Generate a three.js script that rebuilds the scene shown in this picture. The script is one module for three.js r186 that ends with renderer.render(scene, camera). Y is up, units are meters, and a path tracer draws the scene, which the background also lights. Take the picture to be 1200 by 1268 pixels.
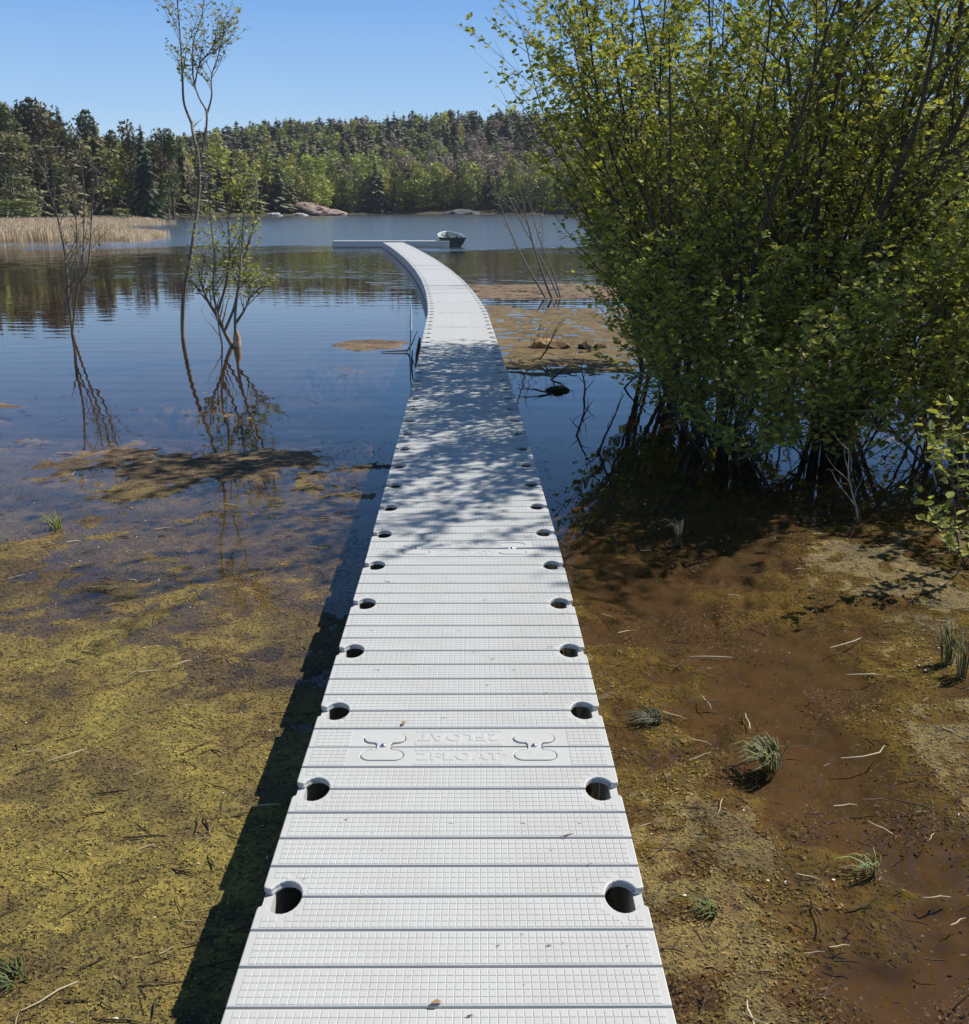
import * as THREE from 'three';
import { mergeGeometries } from 'three/addons/utils/BufferGeometryUtils.js';
import { FontLoader } from 'three/addons/loaders/FontLoader.js';
import { TextGeometry } from 'three/addons/geometries/TextGeometry.js';

// ---------------------------------------------------------------- camera, sky, sun, exposure
const renderer = new THREE.WebGLRenderer({ antialias: true });
renderer.toneMapping = THREE.LinearToneMapping;
renderer.toneMappingExposure = 1.25;
renderer.shadowMap.enabled = true;
const scene = new THREE.Scene();
const EYE = 2.01, PITCH = Math.atan(379 / 1235);
const camera = new THREE.PerspectiveCamera(2 * Math.atan(634 / 1235) * 180 / Math.PI, 969 / 1024, 0.05, 2500);
camera.position.set(0, EYE, 0);
camera.rotation.set(-PITCH, 0, 0);
scene.add(camera);

// clear sky: one smooth gradient by elevation, the same all the way round
{
  const W = 256, Hh = 512, d = new Float32Array(W * Hh * 4);
  const stops = [[0, 0.52, 0.66, 0.75], [2, 0.45, 0.61, 0.745], [5, 0.30, 0.485, 0.725], [10, 0.165, 0.345, 0.67], [18, 0.090, 0.215, 0.49], [35, 0.042, 0.105, 0.25], [60, 0.024, 0.060, 0.15], [90, 0.020, 0.050, 0.125]];
  for (let j = 0; j < Hh; j++) {
    const el = (j + 0.5) / Hh * 180 - 90, e = Math.max(0, el);
    let k = 0; while (k < stops.length - 2 && e > stops[k + 1][0]) k++;
    const a = stops[k], b = stops[k + 1], t = Math.min(1, (e - a[0]) / (b[0] - a[0]));
    for (let i = 0; i < W; i++) {
      const o = (j * W + i) * 4;
      for (let c = 0; c < 3; c++) d[o + c] = el < 0 ? [0.06, 0.07, 0.06][c] : a[c + 1] + (b[c + 1] - a[c + 1]) * t;
      d[o + 3] = 1;
    }
  }
  const sky = new THREE.DataTexture(d, W, Hh, THREE.RGBAFormat, THREE.FloatType);
  sky.mapping = THREE.EquirectangularReflectionMapping; sky.magFilter = THREE.LinearFilter; sky.needsUpdate = true;
  scene.background = sky; scene.environment = sky;
}
const SUN = new THREE.Vector3(0.80, 1, -0.44).normalize();
const sun = new THREE.DirectionalLight(new THREE.Color(1, 0.945, 0.85), 5.0);
sun.position.copy(SUN).multiplyScalar(80).add(new THREE.Vector3(0, 0, -10));
sun.target.position.set(0, 0, -10);
sun.castShadow = true; sun.shadow.radius = 1;
sun.shadow.mapSize.set(4096, 4096);
Object.assign(sun.shadow.camera, { left: -60, right: 60, top: 60, bottom: -60, near: 1, far: 400 });
scene.add(sun, sun.target);

// ---------------------------------------------------------------- helpers
function rng(seed) { let a = seed >>> 0; return () => { a = (a + 0x6D2B79F5) | 0; let t = Math.imul(a ^ (a >>> 15), 1 | a); t = (t + Math.imul(t ^ (t >>> 7), 61 | t)) ^ t; return ((t ^ (t >>> 14)) >>> 0) / 4294967296; }; }
const V = (x, y, z) => new THREE.Vector3(x, y, z);
const clamp = (x, a = 0, b = 1) => Math.min(b, Math.max(a, x));
const ss = (a, b, x) => { const t = clamp((x - a) / (b - a)); return t * t * (3 - 2 * t); };
const mix = (a, b, t) => a + (b - a) * t;
const PERM = (() => { const r = rng(77), p = [...Array(256).keys()]; for (let i = 255; i > 0; i--) { const j = Math.floor(r() * (i + 1)); [p[i], p[j]] = [p[j], p[i]]; } return new Uint8Array([...p, ...p]); })();
const HASHV = (() => { const r = rng(9), a = new Float32Array(256); for (let i = 0; i < 256; i++) a[i] = r() * 2 - 1; return a; })();
function noise(x, y, per = 0) {                              // value noise, -1..1, optional period
  let xi = Math.floor(x), yi = Math.floor(y); const fx = x - xi, fy = y - yi;
  const u = fx * fx * fx * (fx * (fx * 6 - 15) + 10), v = fy * fy * fy * (fy * (fy * 6 - 15) + 10);
  let x1 = xi + 1, y1 = yi + 1;
  if (per) { xi = ((xi % per) + per) % per; yi = ((yi % per) + per) % per; x1 = ((x1 % per) + per) % per; y1 = ((y1 % per) + per) % per; }
  const h = (a, b) => HASHV[PERM[(a & 255) + PERM[b & 255]]];
  return mix(mix(h(xi, yi), h(x1, yi), u), mix(h(xi, y1), h(x1, y1), u), v);
}
function fbm(x, y, oct = 4, per = 0, gain = 0.5) { let s = 0, a = 1, n = 0, f = 1; for (let i = 0; i < oct; i++) { s += a * noise(x * f + i * 17.3 * (per ? 0 : 1), y * f + i * 9.1 * (per ? 0 : 1), per * f); n += a; a *= gain; f *= 2; } return s / n; }
const used = {};
function numbered(name) { const n = used[name] = (used[name] ?? -1) + 1; return n ? name + '_' + String(n).padStart(3, '0') : name; }
function tag(o, label, category, group, kind) { o.userData.label = label; if (category) o.userData.category = category; if (group) o.userData.group = group; if (kind) o.userData.kind = kind; return o; }
function shadow(o) { o.castShadow = true; o.receiveShadow = true; return o; }
function mesh(name, geo, mat, parent) { const m = shadow(new THREE.Mesh(geo, mat)); m.name = parent ? name : numbered(name); (parent || scene).add(m); return m; }
function thing(name, label, category, pos = [0, 0, 0], turn = 0, group) { const g = new THREE.Group(); g.name = numbered(name); g.position.set(...pos); g.rotation.y = turn; scene.add(g); return tag(g, label, category, group); }
function copies(name, geo, mat, mats, cols, parent) {
  const im = shadow(new THREE.InstancedMesh(geo, mat, mats.length)); im.name = parent ? name : numbered(name);
  mats.forEach((m, i) => im.setMatrixAt(i, m));
  if (cols) cols.forEach((c, i) => im.setColorAt(i, c));
  (parent || scene).add(im); return im;
}
class MB {                                                   // collects triangles with normals, uv and optional vertex colours
  constructor() { this.p = []; this.n = []; this.u = []; this.c = []; this.i = []; this.col = null; }
  vert(x, y, z, nx, ny, nz, u = 0, v = 0) { this.p.push(x, y, z); this.n.push(nx, ny, nz); this.u.push(u, v); if (this.col) this.c.push(...this.col); return this.p.length / 3 - 1; }
  tube(pts, rad, sides = 6, cap = true) {
    let ref = V(0.31, 0.2, 0.93), prev = -1, len = 0;
    for (let k = 0; k < pts.length; k++) {
      const a = pts[Math.max(0, k - 1)], b = pts[Math.min(pts.length - 1, k + 1)], d = b.clone().sub(a).normalize();
      const s = d.clone().cross(ref); if (s.lengthSq() < 1e-4) s.copy(d).cross(V(0, 1, 0)); s.normalize();
      const t = s.clone().cross(d).normalize(); ref = t.clone(); ref = s.clone().cross(d).normalize(); ref = t;
      if (k) len += pts[k].distanceTo(pts[k - 1]);
      const first = this.p.length / 3;
      for (let q = 0; q <= sides; q++) { const an = q / sides * Math.PI * 2, c = Math.cos(an), w = Math.sin(an), nx = s.x * c + t.x * w, ny = s.y * c + t.y * w, nz = s.z * c + t.z * w; this.vert(pts[k].x + nx * rad[k], pts[k].y + ny * rad[k], pts[k].z + nz * rad[k], nx, ny, nz, q / sides * 0.2, len); }
      if (prev >= 0) for (let q = 0; q < sides; q++) this.i.push(prev + q, first + q, prev + q + 1, prev + q + 1, first + q, first + q + 1);
      prev = first;
      if (cap && k === pts.length - 1) { const c = this.vert(pts[k].x + d.x * rad[k] * 0.5, pts[k].y + d.y * rad[k] * 0.5, pts[k].z + d.z * rad[k] * 0.5, d.x, d.y, d.z); for (let q = 0; q < sides; q++) this.i.push(first + q, c, first + q + 1); }
    }
    return this;
  }
  quad(a, b, c, d) { const n = b.clone().sub(a).cross(d.clone().sub(a)).normalize(), o = this.p.length / 3; [[a, 0, 0], [b, 1, 0], [c, 1, 1], [d, 0, 1]].forEach(([q, u, v]) => this.vert(q.x, q.y, q.z, n.x, n.y, n.z, u, v)); this.i.push(o, o + 1, o + 2, o, o + 2, o + 3); return this; }
  tri(a, b, c) { const n = b.clone().sub(a).cross(c.clone().sub(a)).normalize(), o = this.p.length / 3; [[a, 0, 0], [b, 1, 0], [c, 0.5, 1]].forEach(([q, u, v]) => this.vert(q.x, q.y, q.z, n.x, n.y, n.z, u, v)); this.i.push(o, o + 1, o + 2); return this; }
  geo() {
    const g = new THREE.BufferGeometry();
    g.setAttribute('position', new THREE.Float32BufferAttribute(this.p, 3)); g.setAttribute('normal', new THREE.Float32BufferAttribute(this.n, 3)); g.setAttribute('uv', new THREE.Float32BufferAttribute(this.u, 2));
    if (this.c.length) g.setAttribute('color', new THREE.Float32BufferAttribute(this.c, 3));
    g.setIndex(this.i); return g;
  }
}
function tex(w, h, fn, srgb = false) {                        // fn(x, y) -> [r, g, b] 0..1 (bytes)
  const d = new Uint8Array(w * h * 4);
  for (let j = 0; j < h; j++) for (let i = 0; i < w; i++) { const c = fn(i, j), o = (j * w + i) * 4; for (let k = 0; k < 3; k++) d[o + k] = clamp(c[k]) * 255; d[o + 3] = 255; }
  const t = new THREE.DataTexture(d, w, h); t.wrapS = t.wrapT = THREE.RepeatWrapping; t.magFilter = THREE.LinearFilter; if (srgb) t.colorSpace = THREE.SRGBColorSpace; t.needsUpdate = true; return t;
}
const rep = (t, x, y = x) => { const c = t.clone(); c.repeat.set(x, y); c.needsUpdate = true; return c; };
const RGB = (r, g, b) => new THREE.Color().setRGB(r, g, b);
const std = (r, g, b, rough = 0.8, extra = {}) => new THREE.MeshStandardMaterial({ color: RGB(r, g, b), roughness: rough, ...extra });
// the photograph's plan: a row and column of the 1200 x 1268 picture to a spot on a level plane, used once to survey the place
function spot(u, v, Y = 0) { const x = (u - 600) / 1235, y = (v - 634) / 1235, C = Math.cos(PITCH), S = Math.sin(PITCH), F = C - y * S, D = S + y * C, t = (EYE - Y) / D; return V(x * t, Y, -F * t); }
function at(u, v, dist) { const x = (u - 600) / 1235, y = (v - 634) / 1235, C = Math.cos(PITCH), S = Math.sin(PITCH), F = C - y * S, D = S + y * C, t = dist / F; return V(x * t, EYE - D * t, -dist); }

// ---------------------------------------------------------------- the shore and the lake
const SHORE = [[-420, 60], [-260, -20], [-150, -85], [-100, -120], [-72, -146], [-60, -170], [-56, -196], [-46, -214], [-36, -226], [-33, -240], [-40, -258], [-20, -264], [10, -262], [40, -258], [80, -240], [150, -190], [260, -120], [420, 20]];
const LAKE = [...SHORE, [420, 200], [-420, 200]];
function shoreDist(x, z) {                                   // metres inland (+) or out in the lake (-)
  let d = 1e9, inside = false;
  for (let i = 0; i < SHORE.length - 1; i++) { const [ax, az] = SHORE[i], [bx, bz] = SHORE[i + 1], ex = bx - ax, ez = bz - az, t = clamp(((x - ax) * ex + (z - az) * ez) / (ex * ex + ez * ez)); d = Math.min(d, Math.hypot(x - ax - ex * t, z - az - ez * t)); }
  for (let i = 0, j = LAKE.length - 1; i < LAKE.length; j = i++) { const [xi, zi] = LAKE[i], [xj, zj] = LAKE[j]; if ((zi > z) !== (zj > z) && x < (xj - xi) * (z - zi) / (zj - zi) + xi) inside = !inside; }
  return inside ? -d : d;
}
function hill(x, z) {
  const d = shoreDist(x, z) + 3 * fbm(x / 14, z / 14, 2);
  if (d < 0) return Math.max(-1.4, 0.25 + d * 0.12);
  const ang = x / Math.max(40, -z);                          // how far round to the left
  const amp = ang < -0.36 ? mix(8.5, 19, ss(-0.36, -0.5, ang)) : mix(8.5, 22, ss(-0.34, -0.17, ang));
  const reach = ang < -0.25 ? 110 : 150;
  return 0.25 + amp * Math.pow(ss(-12, reach, d), 1.05) * (1 + 0.14 * fbm(x / 60, z / 60, 3)) + 0.8 * fbm(x / 9, z / 9, 2) * ss(0, 20, d);
}
{
  const xs = [], zs = []; for (let i = -90; i <= 90; i++) xs.push(Math.sign(i) * (Math.abs(i) * 2.4 + Math.pow(Math.abs(i) / 90, 4) * 500)); for (let i = 0; i <= 150; i++) zs.push(60 - i * 3.6 - Math.pow(i / 150, 6) * 500);
  const p = [], u = [], idx = [];
  for (const z of zs) for (const x of xs) { p.push(x, Math.max(hill(x, z), -1.4), z); u.push(x / 6, z / 6); }
  const W = xs.length; for (let j = 0; j < zs.length - 1; j++) for (let i = 0; i < W - 1; i++) { const a = j * W + i; idx.push(a, a + 1, a + W + 1, a, a + W + 1, a + W); }
  const g = new THREE.BufferGeometry(); g.setAttribute('position', new THREE.Float32BufferAttribute(p, 3)); g.setAttribute('uv', new THREE.Float32BufferAttribute(u, 2)); g.setIndex(idx); g.computeVertexNormals();
  const t = tex(256, 256, (i, j) => { const n = fbm(i / 16, j / 16, 4, 16); return [0.55 + 0.35 * n, 0.52 + 0.32 * n, 0.5 + 0.2 * n]; });
  const m = mesh('terrain', g, std(0.085, 0.075, 0.04, 0.95, { map: t }));
  tag(m, 'brown lake bed rising to the wooded hills of the far shore', null, null, 'structure');
}
// water: one sheet in five bands, calm near the dock and ruffled by wind farther out
{
  const N = 512, wave = tex(N, N, (i, j) => { const u = i / N, v = j / N; const a = fbm(u * 12, v * 12, 5, 12, 0.45); const s = 0.5 + 0.42 * a + 0.1 * Math.sin((v * 14 + 0.5 * noise(u * 4, v * 4, 4)) * Math.PI * 2); return [s, s, s]; });
  const bands = [[80, 0.0012, 0.0], [-9.5, 0.0026, 0.02], [-26, 0.008, 0.03], [-45, 0.016, 0.07], [-54, 0.03, 0.15], [-330]];
  const mats = bands.slice(0, 5).map(([, b, r], k) => new THREE.MeshPhysicalMaterial({ color: k ? RGB(0.60, 0.53, 0.42) : RGB(0.84, 0.77, 0.62), transmission: 1, thickness: 0, ior: 1.333, roughness: r, bumpMap: wave, bumpScale: b }));
  const edge = (z, x) => z === 80 || z === -330 ? z : z + (4 + Math.abs(z) * 0.07) * fbm(x / 9, z / 5, 4) + 2.5 * noise(x / 2.2, z);
  const p = [], u = [], n = [], idx = [], g = new THREE.BufferGeometry(), cols = 400;
  bands.slice(0, 5).forEach(([z0], k) => {
    const z1 = bands[k + 1][0], first = p.length / 3, start = idx.length;
    for (let j = 0; j < 2; j++) for (let i = 0; i <= cols; i++) { const s = (i / cols * 2 - 1), x = s * 60 + Math.pow(s, 5) * 300, z = edge(j ? z1 : z0, x); p.push(x, 0, z); n.push(0, 1, 0); u.push(x / 7, z / 7); }
    for (let i = 0; i < cols; i++) { const a = first + i, b = a + cols + 1; idx.push(a, a + 1, b + 1, a, b + 1, b); }
    g.addGroup(start, idx.length - start, k);
  });
  g.setAttribute('position', new THREE.Float32BufferAttribute(p, 3)); g.setAttribute('normal', new THREE.Float32BufferAttribute(n, 3)); g.setAttribute('uv', new THREE.Float32BufferAttribute(u, 2)); g.setIndex(idx);
  tag(mesh('lake_water', g, mats), 'still brown lake water turning blue and rippled far out', null, null, 'structure');
}

// ---------------------------------------------------------------- dock line
const LINE = [[-0.05, 3], [-0.08, -1.76], [-0.085, -2.92], [-0.09, -4.2], [-0.13, -6], [-0.2, -8.9], [-0.285, -11.97], [-0.355, -14.1], [-0.45, -16.98], [-0.57, -19.06], [-0.74, -21.5], [-1.01, -24.6], [-1.48, -29.1], [-2.2, -35], [-3.43, -43.9], [-4.75, -52.4]];
function dockX(z) { for (let i = 0; i < LINE.length - 1; i++) { const [x0, z0] = LINE[i], [x1, z1] = LINE[i + 1]; if (z <= z0 && z >= z1) return mix(x0, x1, (z - z0) / (z1 - z0)); } return z > 0 ? LINE[0][0] : -4.75; }
const DECK = 0.30;

// ---------------------------------------------------------------- marsh: the mat of algae and rotting reeds round the dock
const TRENCH = [[860, 672, 0.5], [790, 715, 0.35], [800, 760, 0.3], [900, 800, 0.55], [960, 850, 0.5], [1010, 930, 0.36], [1080, 1010, 0.34], [1120, 1110, 0.36], [1150, 1240, 0.36]].map(([u, v, w]) => [spot(u, v).x, spot(u, v).z, w]);
function trench(x, z) { let s = 0; for (let i = 0; i < TRENCH.length - 1; i++) { const [ax, az, aw] = TRENCH[i], [bx, bz, bw] = TRENCH[i + 1], ex = bx - ax, ez = bz - az, t = clamp(((x - ax) * ex + (z - az) * ez) / (ex * ex + ez * ez)); s = Math.max(s, 1 - Math.hypot(x - ax - ex * t, z - az - ez * t) / (1.2 * mix(aw, bw, t))); } return clamp(s); }
const blob = (x, z, cx, cz, rx, rz) => clamp(1.4 - 1.4 * Math.hypot((x - cx) / rx, (z - cz) / rz));
function marsh(x, z) {                                       // height of the mat or mud in metres, and its colours' weights
  const n1 = fbm(x * 0.9, z * 0.9, 4), n2 = fbm(x * 3.3 + 40, z * 3.3, 4), n3 = fbm(x * 12 + 9, z * 12, 3), side = x - dockX(z);
  let h, w = { olive: 0, tan: 0, pink: 0, mud: 0, dark: 0 };
  if (side < 0) {
    const edge = -6.4 + 1.5 * n1 + Math.max(-2.2, 0.5 * side);
    const t = ss(edge + 1.0, edge - 3.2, z);                 // 0 on the mat, 1 in open water
    const wet = ss(-3.4, -6.2, z + 1.2 * n1);
    h = mix(mix(0.003, -0.005, wet), -0.11, t) + 0.008 * n2 + 0.007 * n1 * (1 - t) + 0.006 * n3 + 0.04 * n2 * t;
    h -= 0.25 * ss(-10.5, -13, z + 1.2 * n1) ;
    h = Math.max(h, -0.4);
    const p1 = blob(x, z, -1.75, -15.2, 1.0, 1.1); h = Math.max(h, -0.2 + 0.21 * ss(0.1, 0.7, p1 + 0.25 * n2));
    const film = fbm(x * 0.55 + 3, z * 0.4, 4) + 0.6 * fbm(x * 2, z * 1.2, 4);
    if (z < -6 && z > -14) h = Math.max(h, -0.2 + 0.203 * Math.sqrt(ss(0.12, 0.6, film + 0.35 * n2 + 0.3 * n3 + 0.36 * ss(-6, -8, z) - ss(-9.5, -14, z) * 0.6 - 0.55 * ss(-3.2, -1.3, x) + 0.14 * ss(-2, -3, x))));
    w.olive = ss(-5.8, -3.4, z + 1.3 * n1); w.tan = 1 - w.olive; w.pink = ss(-6.5, -9, z);
    w.dark = ss(0.12, 0.55, fbm(x * 1.3 + 8, z * 1.7 + 3, 4)) * 0.75 * ss(-2.0, -4.0, z + n1) + 0.6 * ss(0.1, 0.55, fbm(x * 4.2 + 1, z * 5.2, 4));
    w.mud = ss(-0.004, -0.03, h);
  } else {
    const tr = trench(x + 0.15 * n2, z + 0.15 * n1);
    const open = ss(-4.9, -6.6, z + 0.5 * n1 + 0.9 * n2 + 0.3 * n3) * ss(-12.2, -11.2, z + 0.8 * n1 + 0.6 * n2) * ss(2.5, 1.4, x + 0.5 * n1 + 0.4 * n2);
    h = 0.001 + 0.007 * n1 + 0.012 * n2 + 0.007 * n3;
    const flood = ss(0.0, 0.75, 0.85 * tr + 0.75 * n2 + 0.22 * n3); h = mix(h, -0.034 - 0.02 * tr + 0.004 * n1 + 0.003 * n3, flood);
    h = mix(h, -0.16, open);
    const under = ss(-6.0, -7.0, z + 0.7 * n1) * ss(-12.5, -11.5, z); h -= under * (1 - open) * (0.03 - 0.02 * n2);
    if (z < -12) { h += 0.010 * n2 + 0.007; h -= 0.3 * ss(0.8, 1, ss(-20.2, -21.2, z + 0.8 * n1) * ss(-23.2, -22.6, z)) ; h -= 0.35 * ss(-27.2, -28.6, z + 1.4 * n1); h -= 0.3 * ss(3, 6, x - 2) * ss(-14, -16, z); }
    w.tan = 0.45 + 0.4 * n1; w.olive = 1 - w.tan; w.pink = ss(-19, -23, z) + 0.25 * ss(-12, -14, z);
    w.mud = Math.max(ss(0.05, 0.5, 0.85 * tr + 0.75 * n2 + 0.45 * n3), ss(-0.006, -0.04, h)); w.dark = 0.55 * ss(0.1, 0.5, fbm(x * 5 + 3, z * 5, 4)) ;
  }
  return [h, w, n2, n3];
}
const PAL = { olive: [0.185, 0.130, 0.030], olive2: [0.262, 0.203, 0.042], tan: [0.190, 0.130, 0.040], pink: [0.28, 0.19, 0.125], mud: [0.076, 0.035, 0.014], dark: [0.075, 0.048, 0.022] };
function marshColour(h, w, n2, n3) {
  const c = [0, 0, 0], k = ss(-0.3, 0.5, n2);
  for (let i = 0; i < 3; i++) {
    let v = mix(PAL.tan[i], mix(PAL.olive[i], PAL.olive2[i], k), clamp(w.olive));
    v = mix(v, PAL.pink[i], clamp(w.pink) * 0.8); v = mix(v, PAL.dark[i], clamp(w.dark) * 0.9); v = mix(v, PAL.mud[i], clamp(w.mud) * 0.92);
    c[i] = v * (1 + 0.45 * n3);
  }
  return c;
}
const DETAIL = 1024;
const grainTex = (() => {
  const r = rng(5), a = new Float32Array(DETAIL * DETAIL);
  for (let j = 0; j < DETAIL; j++) for (let i = 0; i < DETAIL; i++) a[j * DETAIL + i] = 0.70 + 0.42 * fbm(i / 16, j / 16, 4, 64, 0.75) + 0.3 * (r() - 0.5);
  const dab = (x, y, l, an, wd, val) => { for (let s = 0; s < l; s++) for (let q = 0; q < wd; q++) { const X = (Math.round(x + Math.cos(an) * s - Math.sin(an) * q) + DETAIL * 4) % DETAIL, Y = (Math.round(y + Math.sin(an) * s + Math.cos(an) * q) + DETAIL * 4) % DETAIL; a[Y * DETAIL + X] = mix(a[Y * DETAIL + X], val, 0.8); } };
  for (let k = 0; k < 9000; k++) dab(r() * DETAIL, r() * DETAIL, 2 + r() * 6, r() * 7, 1 + r() * 4, 0.12 + r() * 0.3);
  for (let k = 0; k < 5200; k++) dab(r() * DETAIL, r() * DETAIL, 1 + r() * 4, r() * 7, 1 + r() * 3, 0.95 + r() * 0.05);
  for (let k = 0; k < 320; k++) dab(r() * DETAIL, r() * DETAIL, 10 + r() * 40, r() * 7, 1 + r() * 1.5, r() < 0.6 ? 0.15 : 1);
  return tex(DETAIL, DETAIL, (i, j) => { const s = a[j * DETAIL + i]; return [s, s * (0.985 + 0.03 * s), s * 0.97]; });
})();
{
  const xs = [], zs = [];
  for (let z = 1.2; z > -31; z -= 0.016 + Math.max(0, -z - 1.6) * 0.0065) zs.push(z);
  for (let x = 0; x < 3.2; x += 0.018) xs.push(x); for (let x = 3.2, s = 0.02; x < 26; x += s, s *= 1.022) xs.push(x);
  const X = [...xs.slice(1).reverse().map((x) => -x), ...xs], W = X.length, p = [], c = [], u = [], idx = [];
  for (const z of zs) for (const x of X) { const [h, w, n2, n3] = marsh(x, z); p.push(x, h, z); c.push(...marshColour(h, w, n2, n3)); u.push(x / 2.3, z / 2.3); }
  const silt = []; for (let j = 0; j < zs.length - 1; j++) for (let i = 0; i < W - 1; i++) { const a = j * W + i; (p[a * 3 + 1] < -0.026 ? silt : idx).push(a, a + 1, a + W + 1, a, a + W + 1, a + W); }
  const nMat = idx.length; for (const k of silt) idx.push(k);
  const g = new THREE.BufferGeometry(); g.addGroup(0, nMat, 0); g.addGroup(nMat, silt.length, 1); g.setAttribute('position', new THREE.Float32BufferAttribute(p, 3)); g.setAttribute('color', new THREE.Float32BufferAttribute(c, 3)); g.setAttribute('uv', new THREE.Float32BufferAttribute(u, 2)); g.setIndex(idx); g.computeVertexNormals();
  tag(mesh('marsh_ground', g, [new THREE.MeshStandardMaterial({ vertexColors: true, roughness: 0.92, map: grainTex, bumpMap: grainTex, bumpScale: 0.010 }), new THREE.MeshStandardMaterial({ color: RGB(0.74, 0.72, 0.70), vertexColors: true, roughness: 0.9 })]), 'olive and brown mat of algae and mud round the dock', null, null, 'structure');
}
// loose scraps on the mat
{
  const r = rng(31), mats = [], cols = [], q = new THREE.Quaternion(), e = new THREE.Euler();
  const leaf = new MB(); leaf.tri(V(-0.5, 0, 0.1), V(0.1, 0.06, -0.45), V(0.55, 0, 0.05)); leaf.tri(V(-0.5, 0, 0.1), V(0.55, 0, 0.05), V(0, 0.1, 0.5));
  let tries = 0;
  while (mats.length < 150000 && tries++ < 600000) {
    const z = -1.2 - 7.5 * Math.pow(r(), 1.6), x = (r() * 2 - 1) * (0.9 + -z * 0.62), s = x - dockX(z); if (Math.abs(s) < 0.45) continue;
    const [h, w, n2, n3] = marsh(x, z); if (h < -0.004 && r() > 0.05 + 0.75 * ss(0.02, 0.35, fbm(x * 2.6 + 11, z * 3.4, 4))) continue;
    const b = marshColour(h, w, n2, n3), k = r(), sz = 0.0035 + 0.009 * r() * r();
    const f = k < 0.35 ? 0.2 + 0.4 * r() : 0.75 + 0.7 * r();
    cols.push(k > 0.996 ? RGB(0.62, 0.58, 0.5) : RGB(Math.min(0.6, b[0] * f), Math.min(0.55, b[1] * f), b[2] * f));
    q.setFromEuler(e.set((r() - 0.5) * 0.8, r() * 6.3, (r() - 0.5) * 0.8));
    mats.push(new THREE.Matrix4().compose(V(x, Math.max(h, 0.001) + 0.002, z), q, V(sz * (1 + r()), sz, sz)));
  }
  tag(copies('algae_scraps', leaf.geo(), std(1, 1, 1, 0.8), mats, cols), 'tiny scraps of algae and leaf litter on the marsh mat', null, null, 'stuff');
  // dark twigs and pale straw lying in the mat
  const tw = new MB(); tw.tube([V(-0.5, 0, 0), V(-0.15, 0.02, 0.03), V(0.2, 0.02, -0.02), V(0.5, 0, 0.02)], [0.02, 0.024, 0.02, 0.01], 4);
  const tm = [], tc = [];
  for (let k = 0; k < 3600; k++) {
    const z = -1.3 - 11 * Math.pow(r(), 1.5), x = (r() * 2 - 1) * (0.9 + -z * 0.62); if (Math.abs(x - dockX(z)) < 0.6) continue;
    const [h] = marsh(x, z); if (h < -0.03 && (h < -0.1 || r() > 0.45)) continue;
    const L = 0.03 + 0.13 * r() * r(), pale = r() < 0.16;
    tc.push(pale ? RGB(0.5, 0.42, 0.27).multiplyScalar(0.7 + 0.5 * r()) : RGB(0.055, 0.038, 0.022).multiplyScalar(0.6 + 1.1 * r()));
    q.setFromEuler(e.set((r() - 0.5) * 0.2, (r() < 0.6 ? (r() - 0.5) * 1.4 : r() * 6.3), (r() - 0.5) * 0.25));
    tm.push(new THREE.Matrix4().compose(V(x, Math.max(h, 0) + 0.004, z), q, V(L, Math.min(L, 0.09) * (0.7 + r()), Math.min(L, 0.09) * (0.7 + r()))));
  }
  tag(copies('floating_twigs', tw.geo(), std(1, 1, 1, 0.85), tm, tc), 'short dark twigs and pale straw strewn over the mat', null, null, 'stuff');
}

// ---------------------------------------------------------------- floating dock
const speck = (() => {
  const r = rng(3), N = 1024, a = new Float32Array(N * N);
  for (let j = 0; j < N; j++) for (let i = 0; i < N; i++) a[j * N + i] = 0.93 + 0.07 * fbm(i / 128, j / 128, 6, 8, 0.6) + 0.018 * (r() - 0.5);
  for (let k = 0; k < 700; k++) { const x = r() * N, y = r() * N, L = 1 + r() * 3; for (let s = 0; s < L; s++) a[((Math.floor(y) + N) % N) * N + (Math.floor(x + s) % N)] *= 0.55 + 0.35 * r(); }
  for (let k = 0; k < 60; k++) { const x = r() * N, y = r() * N, an = r() * 7, L = 8 + r() * 45; for (let s = 0; s < L; s++) { const X = (Math.floor(x + Math.cos(an) * s) + N) % N, Y = (Math.floor(y + Math.sin(an) * s) + N) % N; a[Y * N + X] *= 0.86; } }
  return tex(N, N, (i, j) => { const s = a[j * N + i]; return [s, Math.pow(s, 1.12), Math.pow(s, 1.4)]; });
})();
const plastic = new THREE.MeshStandardMaterial({ color: RGB(0.545, 0.555, 0.55), roughness: 0.5, map: speck });
const plasticB = new THREE.MeshStandardMaterial({ color: RGB(0.525, 0.535, 0.53), roughness: 0.52, map: speck });
const steel = std(0.5, 0.5, 0.5, 0.35, { metalness: 0.9 });
const PITCHZ = 0.125, GAP = 0.009, SW = PITCHZ - GAP, TOPT = 0.0065, RX = 0.045, RZ = 0.064, CX = 0.438, CH = 0.031;
function keyhole(sx, sgn) {                                   // boundary of one pocket: from the inner side of the groove line to the dock's edge, on one side of the groove
  const pts = [], end = Math.asin(CH / RZ);
  for (let k = 0; k <= 9; k++) { const a = mix(0, Math.PI - end, k / 9); pts.push([sx * (CX - RX * Math.cos(a)), sgn * RZ * Math.sin(a)]); }
  pts.push([sx * 0.487, sgn * (CH + 0.001)], [sx * 0.497, sgn * (CH + 0.006)], [sx * 0.5, sgn * (CH + 0.016)]);
  return pts;
}
const shapeOf = (pts) => { const s = new THREE.Shape(); pts.forEach(([x, y], i) => i ? s.lineTo(x, y) : s.moveTo(x, y)); return s; };
const flat = (g) => { g.rotateX(-Math.PI / 2); return g; };   // shape y -> -z, extrusion -> up
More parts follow.
